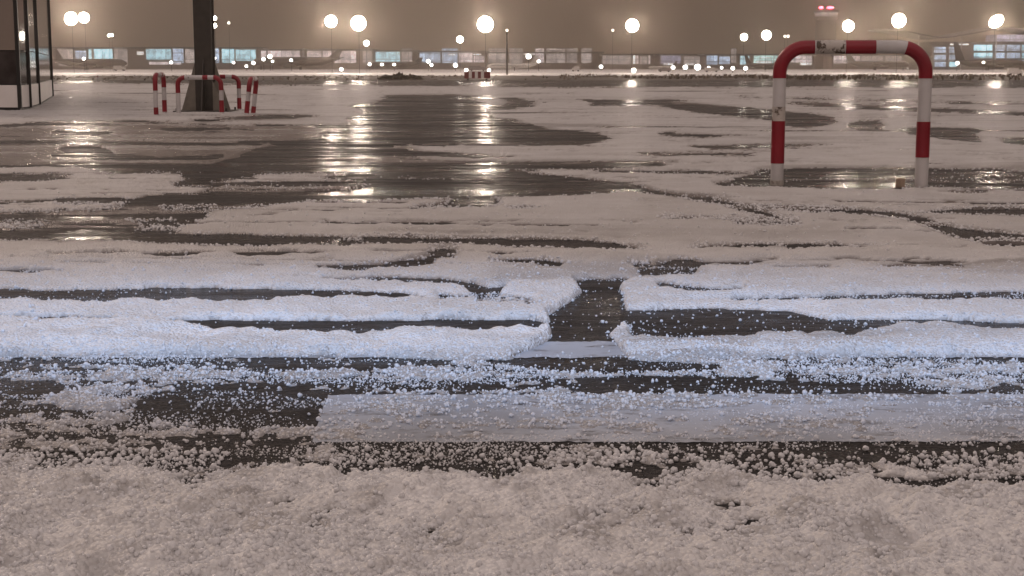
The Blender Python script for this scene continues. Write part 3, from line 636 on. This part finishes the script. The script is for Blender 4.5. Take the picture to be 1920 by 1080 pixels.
b = MB(); b.box((hw + .02, 0, 1.9), (.03, .06, 2.4)); b.build('cable_duct', M['grey_mast'], mast)

def guard(px0, px1, py, H_, label, rz=0, w=None, ry=0.0, bend=None, n=0):
    a, c = at(px0, py), at(px1, py)
    wd = w if w else (c - a).length
    P0 = (a + c) / 2; post = H_ - .16; arc = .16 * math.pi / 2; tot = 2 * post + 2 * arc + wd - .32
    bands = [(0, .16) if n else (0.0, 0.0), (post - .18, post + arc), (post + arc + (wd - .32) * .62, post + arc + (wd - .32) * .80), (tot - post - arc, tot - post + .12), (tot - .30, tot - .04)]
    bands = [q for q in bands if q[1] > q[0]]
    r_, p_ = hoop('guard_hoop', P0, wd, H_, .16, .050, bands, label, 'guard hoop', 'striped guard hoops around the dark mast', rz=rz, seg=14)
    r_.rotation_euler = (ry, 0, rz); return r_
guard(335, 416, 213.5, .80, 'striped guard hoop in front of the dark mast, facing the lane')
g = guard(365, 449, 207, .80, 'striped guard hoop behind the dark mast, its outer post showing'); 
guard(293, 309, 214, .86, 'narrow-looking striped guard hoop on the kiosk side of the mast', rz=R(92), w=.95, n=1)
g = guard(463, 474, 214, .78, 'bent, leaning striped guard hoop on the side away from the kiosk', rz=R(-89), w=.95, n=1); g.rotation_euler = (R(-7), 0, R(-89))

# --- glazed kiosk building at the left edge
FP = [at(-700, 203), at(-330, 204), at(-170, 205), at(-80, 206), at(38, 207), at(57, 205), at(74, 199), at(98.5, 183)]
FP2 = FP + [FP[-1] + Vector((-2.5, 5.5, 0)), FP[-1] + Vector((-8, 9, 0)), FP[0] + Vector((-6, 10, 0))]
kio = empty('glass_building', Vector((FP[4].x, FP[4].y, 0)), 'dark glazed building with rounded corner and pale panels along its foot', 'building')
KO = Vector((FP[4].x, FP[4].y, 0)); KH = 4.6; Z1 = 0.60
b = MB(); b.prism([p - KO + Vector((0, 0, 0.0)) for p in [Vector((q.x * 1.0, q.y, 0.0)) for q in FP2]], (0, 0, 0.05)); b.build('plinth', M['frame'], kio)
cen = sum((p for p in FP2), Vector()) / len(FP2)
inn = [p + (cen - p).normalized() * 0.12 for p in FP2]
b = MB(); b.prism([p - KO + Vector((0, 0, KH)) for p in FP2], (0, 0, 0.3)); b.build('roof', M['panel'], kio)
b = MB(); b.prism([p - KO + Vector((0, 0, 0.05)) for p in inn], (0, 0, KH - .06)); b.build('wall', M['frame'], kio)
for i in range(len(FP2)):
    p, q = FP2[i], FP2[(i + 1) % len(FP2)]
    t = (q - p).normalized(); nrm = Vector((t.y, -t.x, 0)); ln = (q - p).length
    g0, g1 = p + t * .05, q - t * .05
    b = MB(); b.prism([g0 - KO + Vector((0, 0, .07)), g1 - KO + Vector((0, 0, .07)), g1 - KO + Vector((0, 0, Z1)), g0 - KO + Vector((0, 0, Z1))], -nrm * .05); b.build('base_panel', M['panel'], kio)
    for za, zb, gm in ((Z1 + .03, 1.40, 'dark_reflect_glass'), (1.43, KH - .05, 'glass')):
        b = MB(); b.prism([g0 - KO + Vector((0, 0, za)), g1 - KO + Vector((0, 0, za)), g1 - KO + Vector((0, 0, zb)), g0 - KO + Vector((0, 0, zb))], -nrm * .03); b.build('pane', M[gm], kio)
    b = MB(); b.box((p - KO).to_tuple()[:2] + (KH / 2 + .02,), (.065, .09, KH - .05), rz=math.atan2(t.y, t.x)); b.build('mullion', M['frame'], kio)

# small marker post in the far hail
c = at(183, 152)
o = empty('marker_post', c, 'small pale marker post standing in hail near the glazed building', 'marker post')
b = MB(); b.tube([(0, 0, 0), (0, 0, .42), (0, 0, .46)], [.07, .06, .02], 10); b.build('post', M['white_paint'], o, True)
b = MB(); b.tube([(0, 0, .30), (0, 0, .38)], .068, 10); b.build('reflector', M['red_paint'], o, True)

# ================================================================== VERGE: grass, bush, barricade
def tufts():
    rng = random.Random(3); b = MB()
    for k in range(5200):
        y = rng.uniform(126, 198); x = rng.uniform(-0.42, 0.42) * y
        px = CX + F * x / y
        dens = 0.25 if px < 1050 else (0.8 if px < 1400 else 1.0)
        if rng.random() > dens or vn(np.array([x / 5.0]), np.array([y / 9.0]), 5)[0] < 0.38: continue
        h = rng.uniform(.12, .42) * (1 if px > 1050 else .6)
        for q in range(3):
            a = rng.uniform(0, 6.28); l = rng.uniform(.1, .35); w_ = rng.uniform(.03, .08)
            dx, dy = math.cos(a), math.sin(a)
            b.add([(x - dy * w_, y + dx * w_, 0), (x + dy * w_, y - dx * w_, 0), (x + dx * l * .5 + dy * w_ * .6, y + dy * l * .5 - dx * w_ * .6, h * .7), (x + dx * l, y + dy * l, h)], [(0, 1, 2, 3)])
    prop(b.build('grass', M['grass']), 'dark dead grass along the verge across the apron', 'grass', kind='stuff')
tufts()

def bush(pxc, pyb, wpx, hpx, label, seed):
    c = at(pxc, pyb); s_ = c.y / F; rng = random.Random(seed)
    root = empty('bush', c, label, 'bush'); W_ = wpx * s_ / 2; H_ = hpx * s_
    b = MB()
    for k in range(1500):
        x = rng.uniform(-1, 1); yy = rng.uniform(-1, 1); hh = max(0.0, (1 - abs(x) ** 2.2)) * (0.72 + 0.28 * math.sin(x * 9 + seed)); z = rng.uniform(0.02, 1) * hh * H_
        p = Vector((x * W_, yy * W_ * .35 * (1 - (z / H_) * .6), z)); s2 = rng.uniform(.10, .24); a = Vector((rng.uniform(-1, 1), rng.uniform(-1, 1), rng.uniform(-.4, 1))).normalized(); t = a.orthogonal().normalized()
        b.add([p, p + a * s2 + t * s2 * .35, p + a * s2 * 1.7, p + a * s2 - t * s2 * .35], [(0, 1, 2, 3)])
    b.build('foliage', M['bush'], root)
    for k in range(14):
        x = rng.uniform(-.8, .8) * W_; b = MB(); b.tube([(x, 0, 0), (x * 1.05 + rng.uniform(-.2, .2), rng.uniform(-.2, .2), H_ * .6)], [.03, .012], 5)
        b.build('stem', M['bush'], root)
bush(750, 149.5, 76, 9.5, 'low dark bush on the verge, left of the striped barricade', 2)

c = at(895, 150.5); s_ = c.y / F
bar = empty('barricade', c, 'low red and pale striped barricade with a lamp at each end, on the verge', 'barricade')
wd, ht = 48 * s_, 15 * s_
red_dk = mat('barricade_red', (0.16, 0.02, 0.025), .5)[0]
b = MB(); b.box((0, 0, ht / 2 + .1), (wd, .35, ht - .1)); b.build('board', red_dk, bar)
for k in range(3):
    b = MB(); b.box((-wd * .27 + k * wd * .235, -.185, ht / 2 + .1), (wd * .115, .02, ht - .16)); b.build('pale_stripe', M['panel'], bar)
for k in (-1, 1):
    b = MB(); b.box((k * wd * .36, 0, .06), (.14, .9, .12)); b.build('foot', M['rubber'], bar)

# ================================================================== LAMPS
LAMP_COL = (1.0, 0.86, 0.70)
glow = emit_mat('floodlight_lens', LAMP_COL, 52.0)
glow_s = emit_mat('small_lamp_lens', (1.0, 0.92, 0.78), 40.0)
glow_d = emit_mat('dim_lamp_lens', (1.0, 0.88, 0.75), 3.0)
glow_w = emit_mat('apron_lamp_lens', (1.0, 0.95, 0.88), 9.0)
glow_r = emit_mat('red_beacon_lens', (1.0, 0.10, 0.16), 14.0)

def floodlight(px, py, rpx, Y, label, m=None, mast_w=0.02, group='floodlight masts over the far apron', tilt=None):
    p = far(px, py, Y); r = rpx * .92 * Y / F
    root = empty('floodlight', (p.x, p.y, 0), label, 'floodlight', group)
    b = MB(); b.tube([(0, r * .5, 0), (0, r * .5, p.z * .55), (0, r * .5, p.z + r * .4)], [mast_w * 1.5, mast_w * 1.2, mast_w], 8); b.build('mast', M['grey_mast'], root, True)
    sc_ = (r, r * .45, r) if tilt is None else (r * 1.15, r * .45, r * .8)
    b = MB(); b.ball((0, 0, 0), sc_, 20); o = b.build('lens', m or glow, root, True); o.location = (0, 0, p.z)
    if tilt: o.rotation_euler = (0, tilt, 0)
    b = MB(); b.tube([(0, r * .12, p.z), (0, r * .62, p.z)], [r * .97, r * .5], 16); b.build('housing', M['housing'], root, True)
    if m is None:                                        # the floodlight's light on the apron and in the haze
        l = bpy.data.lights.new('beam', 'POINT'); lo_ = bpy.data.objects.new('beam', l); COL.objects.link(lo_); lo_.parent = root
        lo_.location = (0, -r * .45 - .7, p.z); l.energy = 8000; l.color = (1.0, .82, .68); l.shadow_soft_size = .5
    return root

BIG = [
 (133,35,13.0,300,'big floodlight by the glazed building, outer one of the touching pair'),
 (157.5,33,10.5,330,'slightly smaller floodlight touching the one nearest the glazed building'),
 (620.5,40,12.0,320,'round floodlight, smaller of the two side by side right of the dark mast'),
 (672,43.5,15.0,290,'large floodlight, bigger of the two side by side right of the dark mast'),
 (910,45.5,16.0,270,'biggest floodlight, above the striped barricade and mirrored in the wet channel'),
 (1185.5,48,13.0,310,'single floodlight alone between the thin grey mast and the striped hoop'),
 (1590.5,49,11.5,330,'floodlight just above the striped hoop, beside the control tower'),
 (1685.5,38.5,14.0,290,'large floodlight above the corner of the striped hoop, over the wavy roof'),
 (1868,40,14.0,300,'slanted oval floodlight above the storeyed terminal'),
]
for i, (px, py, r, Y, lab) in enumerate(BIG):
    floodlight(px, py, r, Y, lab, tilt=R(-35) if i == 8 else None)
SMALL = [
 (687,81,5.5,420,'small floodlight hanging low under the big right one of the pair',glow_s),
 (862.5,74,6.5,420,'small floodlight low beside the biggest floodlight',glow_s),
 (1395,69.5,7.0,420,'small floodlight left of the striped hoop, fainter of two',glow_s),
 (1437,66,9.5,380,'middling floodlight left of the striped hoop, brighter of two',glow_s),
 (950.5,57,2.6,235,'tiny lamp on the one clearly visible thin dark mast',glow_d),
 (204,66.5,2.6,500,'tiny lamp, first of a close pair above the parked jet',glow_s),
 (209.5,66,2.8,500,'tiny lamp, second of a close pair above the parked jet',glow_s),
 (429,43,2.8,500,'tiny lamp just right of the dark mast',glow_d),
 (402.5,34,4.2,480,'lamp peeping from behind the dark mast, upper one',glow_s),
 (402,48,4.6,480,'lamp peeping from behind the dark mast, lower one',glow_s),
 (1149,57,2.6,500,'tiny dim lamp near the single floodlight',glow_d),
 (1471.5,68,2.6,500,'tiny lamp over the bend of the striped hoop, left one',glow_d),
 (1477.5,68,2.8,500,'tiny lamp over the bend of the striped hoop, right one',glow_d),
]
for (px, py, r, Y, lab, m) in SMALL:
    floodlight(px, py, r, Y, lab, m, mast_w=0.11 if px == 950.5 else 0.025)

# ================================================================== AIRCRAFT
def aircraft(px_n, px_t, py_base, Y, hpx, label, body, tail, yaw=0.0):
    """nose at px_n, tail at px_t; hpx = height of the fin top above the wheels"""
    s_ = Y / F; Ln = abs(px_n - px_t) * s_; r = Ln * .053; fin = hpx * s_
    c = far((px_n + px_t) / 2, py_base, Y); sg = 1 if px_n > px_t else -1
    root = empty('aircraft', (c.x, Y, 0), label, 'aircraft', 'airliners parked across the apron')
    root.rotation_euler = (0, 0, (0 if sg > 0 else math.pi) + yaw)
    zc = r * 1.75
    xs = [.5, .49, .465, .42, .36, .1, -.15, -.3, -.42, -.5]; rs = [.02, .35, .65, .9, 1, 1, 1, .9, .5, .12]; zo = [-.25, -.2, -.12, -.04, 0, 0, 0, .1, .42, .6]
    b = MB(); b.tube([(x * Ln, 0, zc + o_ * r) for x, o_ in zip(xs, zo)], [q * r for q in rs], 16); b.build('fuselage', body, root, True)
    b = MB(); b.tube([(x * Ln, 0, zc + r * .18) for x in np.linspace(.44, -.3, 6)], r * 1.0, 4) if False else b.box((.07 * Ln, 0, zc + r * .30), (.70 * Ln, r * 1.93, r * .16)); b.build('cabin_windows', dark_win, root)
    b = MB(); b.prism([(-.36 * Ln, -r * .1, zc + r * .8), (-.49 * Ln, -r * .1, zc + r * .75), (-.53 * Ln, -r * .1, fin), (-.47 * Ln, -r * .1, fin)], (0, r * .2, 0)); b.build('tail_fin', tail, root)
    for k in (-1, 1):
        b = MB(); b.prism([(.10 * Ln, k * r * .6, zc - r * .5), (-.08 * Ln, k * r * .6, zc - r * .5), (-.20 * Ln, k * Ln * .46, zc + r * .35), (-.155 * Ln, k * Ln * .46, zc + r * .35)], (0, 0, r * .16)); b.build('wing', body, root)
        b = MB(); b.prism([(-.40 * Ln, k * r * .2, zc + r * .55), (-.48 * Ln, k * r * .2, zc + r * .55), (-.53 * Ln, k * Ln * .16, zc + r * .8), (-.49 * Ln, k * Ln * .16, zc + r * .8)], (0, 0, r * .1)); b.build('tailplane', body, root)
        b = MB(); b.tube([(.12 * Ln, k * Ln * .16, zc - r * .85), (.08 * Ln, k * Ln * .16, zc - r * .85), (-.01 * Ln, k * Ln * .16, zc - r * .8)], [r * .44, r * .5, r * .32], 12); b.build('engine', tail, root, True)
        b = MB(); b.tube([(-.05 * Ln, k * r * .9, 0.0), (-.05 * Ln, k * r * .9, zc - r * .4)], [r * .2, r * .09], 8); b.build('landing_gear', M['rubber'], root)
    b = MB(); b.tube([(.40 * Ln, 0, 0.0), (.40 * Ln, 0, zc - r * .7)], [r * .14, r * .07], 8); b.build('landing_gear', M['rubber'], root)
    return root
dark_win = mat('cabin_window', (0.05, 0.05, 0.06), .3)[0]
j_grey = mat('jet_grey', (0.14, 0.12, 0.11), .4)[0]; j_dark = mat('jet_dark', (0.06, 0.05, 0.047), .4)[0]
j_white = mat('jet_white', (0.75, 0.72, 0.68), .35)[0]; j_cream = mat('jet_cream', (0.62, 0.60, 0.55), .4)[0]
aircraft(238, 102, 130.5, 1000, 42, 'grey airliner in front of the lit halls, nearest the glazed building', j_grey, j_grey)
aircraft(474, 637, 132, 980, 37, 'long dark airliner with tall fin, right of the dark mast', j_grey, j_dark)
aircraft(914, 1006, 133.5, 640, 28, 'white airliner behind the striped barricade', j_white, j_cream)
aircraft(1480, 1398, 134, 900, 27, 'dark airliner with dark fin beside the post of the striped hoop', j_grey, j_dark)
aircraft(1704, 1588, 138, 800, 32, 'brownish airliner seen through the striped hoop', j_grey, j_grey)
aircraft(1925, 1790, 139, 700, 52, 'dark airliner with big fin before the storeyed terminal', j_dark, j_dark)
aircraft(1216, 1268, 133, 800, 17, 'small distant pale airliner below the single floodlight', j_cream, j_grey)
aircraft(690, 790, 131, 1150, 22, 'dim airliner parked behind the low dark bush', j_grey, j_dark)

# ================================================================== TERMINALS
def lit(name, col, k, sx_, sz):
    m = bpy.data.materials.new(name); m.use_nodes = True; t = m.node_tree; p = t.nodes['Principled BSDF']
    p.inputs['Base Color'].default_value = (0.1, 0.1, 0.11, 1); p.inputs['Roughness'].default_value = .3
    tcn = N(t, 'ShaderNodeTexCoord'); mp = N(t, 'ShaderNodeMapping'); mp.inputs['Scale'].default_value = (sx_, 1, sz); mp.inputs['Rotation'].default_value = (R(90), 0, 0)
    t.links.new(tcn.outputs['Object'], mp.inputs['Vector'])
    br = N(t, 'ShaderNodeTexBrick', Scale=1.0); br.inputs['Color1'].default_value = (*col, 1); br.inputs['Color2'].default_value = (*[c * .55 for c in col], 1); br.inputs['Mortar'].default_value = (*[c * .28 for c in col], 1)
    br.inputs['Mortar Size'].default_value = 0.06; br.inputs['Brick Width'].default_value = 2.0; br.inputs['Row Height'].default_value = 1.4; br.offset = 0.0
    t.links.new(mp.outputs[0], br.inputs['Vector'])
    n = N(t, 'ShaderNodeTexNoise', Scale=0.22, Detail=3.0); t.links.new(tcn.outputs['Object'], n.inputs['Vector'])
    mx = N(t, 'ShaderNodeMix'); mx.data_type = 'RGBA'; mx.blend_type = 'MULTIPLY'; mx.inputs['Factor'].default_value = 1.0
    t.links.new(br.outputs['Color'], mx.inputs['A']); t.links.new(ramp(t, n.outputs['Fac'], [(0.3, 0.45), (0.65, 1.25)]), mx.inputs['B'])
    t.links.new(mx.outputs['Result'], p.inputs['Emission Color']); p.inputs['Emission Strength'].default_value = k * 1.5
    return m
GL = {'c': lit('lit_cyan_glass', (.55, .88, 1.0), 1.0, .22, .16), 'b': lit('lit_blue_glass', (.55, .68, .88), .85, .25, .2), 'p': lit('lit_pink_glass', (.86, .72, .72), .85, .2, .16),
      'd': lit('dim_glass', (.56, .47, .44), .70, .18, .16), 'w': lit('bright_window', (1.0, .96, .94), 1.5, .3, .3), 'g': lit('lit_green_glass', (.62, .92, .88), 1.15, .2, .3), 'v': lit('lit_lavender_glass', (.62, .58, .76), .55, .2, .2)}
wall_m = noise_mat('terminal_wall', (.16, .13, .12), (.24, .20, .18), .05, .7)
roof_m = mat('terminal_roof', (.09, .08, .075), .5)[0]
pale_m = mat('terminal_frame', (.5, .47, .45), .5)[0]

def hall(x0, x1, ytop, Y, bays, label, depth=40, ybase=130, gl=(91, 118), roofh=3.0, step=0):
    a, c = far(x0, ytop, Y), far(x1, ytop, Y); ht = a.z; cx = (a.x + c.x) / 2; wd_ = c.x - a.x
    root = empty('terminal_hall', (cx, Y, 0), label, 'terminal', 'terminal halls across the apron')
    b = MB(); b.box((0, depth / 2, (ht - roofh * .5) / 2), (wd_, depth, ht - roofh * .5)); b.build('wall', wall_m, root)
    b = MB(); b.box((0, depth / 2 - 2, ht - roofh * .25 + .01), (wd_ + 4, depth + 6, roofh * .5)); b.build('roof', roof_m, root)
    for q in bays:
        u0, u1, k = q[:3]; v0, v1 = q[3:5] if len(q) > 3 else gl
        p, r_ = far(u0, v0, Y), far(u1, v1, Y)
        b = MB(); b.box(((p.x + r_.x) / 2 - cx, -.25, (p.z + r_.z) / 2), (r_.x - p.x, .3, p.z - r_.z)); w_ = b.build('window', GL[k], root)
        b = MB(); th_ = .5
        xl, xr = p.x - cx - th_, r_.x - cx + th_; zb, zt_ = r_.z - .1, p.z + th_
        b.prism([(xl, 0, zb), (xl + th_, 0, zb), (xl + th_, 0, zt_ - th_), (xr - th_, 0, zt_ - th_), (xr - th_, 0, zb), (xr, 0, zb), (xr, 0, zt_), (xl, 0, zt_)], (0, -.9, 0))
        b.build('frame', pale_m if k in 'cgw' else wall_m, w_)
    return root
hall(60, 482, 88, 1300, [(102,138,'d'),(141,163,'b',95,110),(166,173,'c'),(176,212,'c',91,110),(214,240,'d'),(257,270,'w',97,103),(274,322,'c',92,112),(324,345,'b'),(347,368,'d'),(398,412,'b'),(416,440,'c'),(442,480,'c',93,114),(110,240,'d',119,124),(280,340,'p',116,121)],
     'long lit hall with cyan windows behind the dark mast')
hall(484, 700, 92, 1320, [(486,500,'p'),(502,563,'p',95,117),(566,571,'d'),(576,603,'p',96,116),(580,601,'w',99,101.5),(584,599,'w',104,106.5),(605,622,'p'),(627,668,'p',96,118),(680,698,'d')],
     'hall with pinkish windows under the floodlight pair')
hall(701, 784, 94, 1340, [(704,750,'c',96,117),(753,773,'d'),(676,702,'w',114.5,117),(710,722,'b',119,122)], 'hall with one large pale cyan window above the low bush')
hall(785, 912, 95, 1320, [(787,826,'b',97,117),(829,858,'b'),(841,853,'w',101,103.5),(861,886,'p',99,117),(888,902,'w',101,103.2),(888,908,'p',105,117)], 'hall with bluish windows above the striped barricade')
hall(913, 1128, 97, 1420, [(916,948,'d'),(955,980,'d'),(981,1003,'w',100.5,103),(1004,1020,'p'),(1024,1060,'d'),(1063,1082,'d'),(1090,1110,'d')], 'dim hall behind the white airliner')
hall(1129, 1236, 101, 1400, [(1130,1184,'d',104,120),(1187,1191,'w',104,120),(1193,1197,'p',104,120),(1200,1213,'d',106,120),(1216,1219,'p',104,120)], 'dim hall below the single floodlight', depth=35)
hall(1237, 1322, 101, 1360, [(1239,1276,'v',104,119),(1244,1262,'w',118.5,121.5),(1282,1320,'d',106,122),(1285,1302,'w',118.5,121.5)], 'lavender-lit hall between the single floodlight and the striped hoop')
hall(1323, 1527, 101, 1300, [(1325,1345,'b',104,121),(1348,1368,'b',106,120),(1371,1380,'d'),(1388,1405,'c',105,121),(1413,1450,'g',104,118),(1418,1446,'w',115,118.5),(1452,1478,'g',104,116),(1482,1522,'p',104,117),(1500,1521,'w',118,122),(1426,1444,'w',107.5,110)], 'bright greenish lit hall behind the post of the striped hoop')
hall(1560, 1752, 102, 1450, [(1563,1588,'p',105,119),(1592,1612,'p',104,116),(1615,1655,'d',104,119),(1660,1690,'d',104,120),(1700,1745,'w',126.5,129.5),(1640,1658,'w',120.5,123)], 'low hall seen through the striped hoop', ybase=138)

# right-hand terminal: storeys under a wavy roof
def storeyed():
    Y = 1050.0; a, c = far(1748, 75, Y), far(2150, 60, Y); cx = (a.x + c.x) / 2
    root = empty('terminal_building', (cx, Y, 0), 'storeyed terminal with rows of bluish windows under a wavy roof', 'terminal')
    zt = far(1800, 78, Y).z
    b = MB(); b.box((0, 30, zt / 2), (c.x - a.x, 59, zt)); b.build('wall', wall_m, root)
    rows = [(88,99),(103,113),(116,125)]; cols = [(1752,1773),(1780,1794),(1826,1860),(1866,1884),(1888,1912),(1916,1940),(1945,1980)]
    for (v0, v1) in rows:
        for j, (u0, u1) in enumerate(cols):
            p, r_ = far(u0, v0 - (4 if j > 1 else 0), Y), far(u1, v1 - (4 if j > 1 else 0), Y)
            b = MB(); b.box(((p.x + r_.x) / 2 - cx, -.2, (p.z + r_.z) / 2), (r_.x - p.x, .3, p.z - r_.z)); w_ = b.build('window', GL['b' if (j + v0) % 3 else 'c'], root)
            b = MB(); b.box(((p.x + r_.x) / 2 - cx, -.5, p.z + .25), (r_.x - p.x + .6, .9, .5)); b.build('frame', roof_m, w_)
    for (u0, u1, v0, v1) in ((1702,1797,130.5,135),(1852,1884,130.5,135),(1782,1815,82,84.5)):
        p, r_ = far(u0, v0, Y), far(u1, v1, Y)
        b = MB(); b.box(((p.x + r_.x) / 2 - cx, -.6, (p.z + r_.z) / 2), (r_.x - p.x, .5, p.z - r_.z)); b.build('light_strip', GL['w'], root)
    p0, p1 = far(1868, 65, Y), far(2100, 78, Y)
    b = MB(); b.box(((p0.x + p1.x) / 2 - cx, 12, (p0.z + p1.z) / 2), (p1.x - p0.x, 22, p0.z - p1.z)); b.build('top_storey', GL['v'], root)
    pts = [(1660,54),(1690,57),(1712,61),(1735,66),(1755,69.5),(1775,69),(1800,65),(1830,60),(1860,54),(1885,50),(1905,51),(1930,55),(1990,66),(2100,72)]
    xs = [far(u, v, Y) for u, v in pts]; v = []; f = []; K = len(xs)
    for yy in (-6, 50):
        for q in xs: v.append((q.x - cx, yy, q.z + (0.5 if yy > 0 else 0)))
    for yy in (-6, 50):
        for q in xs: v.append((q.x - cx, yy, q.z - .9))
    for i in range(K - 1):
        f += [(i, i + 1, K + i + 1, K + i), (2 * K + i + 1, 2 * K + i, 3 * K + i, 3 * K + i + 1), (i + 1, i, 2 * K + i, 2 * K + i + 1), (K + i, K + i + 1, 3 * K + i + 1, 3 * K + i)]
    f += [(0, K, 3 * K, 2 * K), (K - 1, 3 * K - 1, 4 * K - 1, 2 * K - 1)]
    b = MB(); b.add(v, f); b.build('roof', wall_m, root, True)
    for u in (1720, 1800, 1865):
        p = far(u, 72, Y); b = MB(); b.tube([(p.x - cx, -4, 0), (p.x - cx, -4, far(u, 66, Y).z)], .35, 8); b.build('column', pale_m, root)
storeyed()

# control tower
def tower():
    Y = 1500.0; p = far(1546, 130, Y); s_ = Y / F
    root = empty('control_tower', (p.x, Y, 0), 'tall control tower with red beacons fading into haze above the striped hoop', 'control tower')
    z = lambda py: far(1546, py, Y).z
    b = MB(); b.tube([(0, 0, 0), (0, 0, z(38))], [20 * s_, 19 * s_], 24); b.build('shaft', roof_m, root, True)
    b = MB(); b.tube([(0, 0, z(38)), (0, 0, z(33)), (0, 0, z(31))], [19 * s_, 22 * s_, 22 * s_], 24); b.build('gallery', wall_m, root, True)
    b = MB(); b.tube([(0, 0, z(31) + .1), (0, 0, z(24))], [19 * s_, 22 * s_], 24); b.build('cab', GL['d'], root, True)
    b = MB(); b.tube([(0, 0, z(24) + .1), (0, 0, z(20)), (0, 0, z(18))], [23 * s_, 23 * s_, 12 * s_], 24); b.build('roof', roof_m, root, True)
    for u, w_ in ((1538, 4.5), (1555, 6.5)):
        q = far(u, 14.5, Y); b = MB(); b.ball((q.x - p.x, -4, z(14.5)), (w_ * s_, 2, 2.4 * s_), 12); b.build('beacon', glow_r, root, True)
        b = MB(); b.tube([(q.x - p.x, -4, z(20)), (q.x - p.x, -4, z(16.5))], .3, 6); b.build('beacon_post', M['grey_mast'], root)
tower()

# low apron lamps, one each
LOW = [(157,110,3,'beside the fin of the nearest grey airliner'),(321,117,3,'just left of the dark mast'),(403,109,2.6,'peeping out right of the dark mast'),(438,117.5,2.6,'under the cyan windows right of the dark mast'),(462,124,2.8,'at ground level right of the dark mast'),(475,118,3.6,'left of the long dark airliner, single'),
 (494,111,3.6,'over the long dark airliner, first of a bright knot'),(506,106,4.2,'over the long dark airliner, biggest of a bright knot'),(511,115,2.6,'over the long dark airliner, lowest of a bright knot'),(546,113,3,'over the middle of the long dark airliner'),
 (640,130,3.4,'on the snow right of the tall fin'),(693,120.5,3,'under the small low floodlight'),(716,121,2.8,'above the low bush, left one'),(739,121,2.8,'above the low bush, right one'),(803,115,3.8,'upper of two left of the barricade'),(809,122,3,'lower of two left of the barricade'),(854,122.5,4,'just left of the barricade'),
 (874,131.5,3.4,'over the near end of the barricade'),(917,131.5,3,'over the far end of the barricade'),(991,106,5,'above the fin of the white airliner'),(1010,115,3.2,'right of the fin of the white airliner'),(1127,125,3.6,'left of the single floodlight'),
 (1188,135.5,4.5,'on the snow under the single floodlight'),(1262,126.5,3.8,'before the lavender hall, left of two'),(1285,126,4.4,'before the lavender hall, right of two'),(1308,126,6,'biggest low lamp, before the lavender hall'),(1329,127,3,'right of the biggest low lamp'),(1353,127,2.8,'before the greenish hall, left one'),(1374,128,3.6,'before the greenish hall, middle one'),(1398,128,3.8,'under the dark fin near the hoop'),
 (1795,118.5,3.6,'before the storeyed terminal, by the big fin'),(1844,117,2.6,'before the storeyed terminal, dimmer')]
for (px, py, r, lab) in LOW:
    Y = 560.0 if py < 128 else 330.0
    p = far(px, py, Y); rr = r * Y / F
    root = empty('apron_lamp', (p.x, p.y, 0), 'small white apron lamp ' + lab, 'lamp', 'low lamps along the far apron')
    if p.z < rr: p.z = rr * 1.05
    b = MB(); b.ball((0, 0, p.z), (rr, rr * .6, rr * .9), 12); b.build('lens', glow_w, root, True)
    b = MB(); b.tube([(0, rr * .5, 0), (0, rr * .5, max(p.z - rr * .3, .05))], .09, 6); b.build('post', M['grey_mast'], root)

# service vehicles on the far apron
def vehicle(px, py, wpx, hpx, label, m, cabside=1):
    c = at(px, py); Y = min(c.y, 600.0); s_ = Y / F; root = empty('service_truck', ((px - CX) * s_, Y, 0), label, 'truck', 'service vehicles on the far apron')
    w_, h_ = wpx * s_, hpx * s_; wl = h_ * .16
    b = MB(); b.box((-cabside * w_ * .14, 0, wl + h_ * .46), (w_ * .70, w_ * .38, h_ * .84)); b.build('body', m, root)
    b = MB(); y_ = w_ * .18; x0 = cabside * w_ * .22; x1 = cabside * w_ * .5
    b.prism([(x0, -y_, wl + .05), (x1, -y_, wl + .05), (x1, -y_, wl + h_ * .35), (x0 + (x1 - x0) * .6, -y_, wl + h_ * .66), (x0, -y_, wl + h_ * .66)], (0, 2 * y_, 0)); b.build('cab', m, root)
    for xx in (-.34, .34):
        for yy in (-1, 1):
            b = MB(); b.tube([(xx * w_, yy * y_ - .08, wl), (xx * w_, yy * y_ + .08, wl)], wl, 12); b.build('wheel', M['rubber'], root)
t_grey = mat('truck_grey', (.24, .21, .2), .5)[0]; t_white = mat('truck_white', (.6, .57, .54), .5)[0]
vehicle(232, 132.7, 22, 9, 'pale box truck under the nose of the nearest grey airliner', t_white)
vehicle(896, 133.5, 32, 9.5, 'grey box truck half hidden behind the striped barricade', t_grey)
vehicle(1243, 135, 22, 8, 'dark box truck near the small distant airliner', t_grey, -1)
vehicle(1330, 135, 26, 8, 'white box truck left of the striped hoop', t_white)
vehicle(1078, 134, 14, 9, 'small white truck on the snow right of the white airliner', t_white, -1)
vehicle(1893, 141.5, 26, 13, 'pale truck before the storeyed terminal at the edge', t_white)

# ================================================================== HAZE
b = MB(); b.box((0, 1207.5, 54.5), (2740, 2525, 111)); hz = b.build('haze', bpy.data.materials.new('haze_air'))
hm = hz.data.materials[0]; hm.use_nodes = True; t = hm.node_tree; t.nodes.clear()
out = t.nodes.new('ShaderNodeOutputMaterial'); pv = t.nodes.new('ShaderNodeVolumePrincipled')
pv.inputs['Color'].default_value = (0.93, 0.82, 0.72, 1); pv.inputs['Density'].default_value = 0.00054; pv.inputs['Anisotropy'].default_value = 0.90
try: pv.inputs['Density Attribute'].default_value = ''
except Exception: pass
t.links.new(pv.outputs[0], out.inputs['Volume'])
prop(hz, 'thin brownish night haze over the apron', 'haze', kind='stuff')
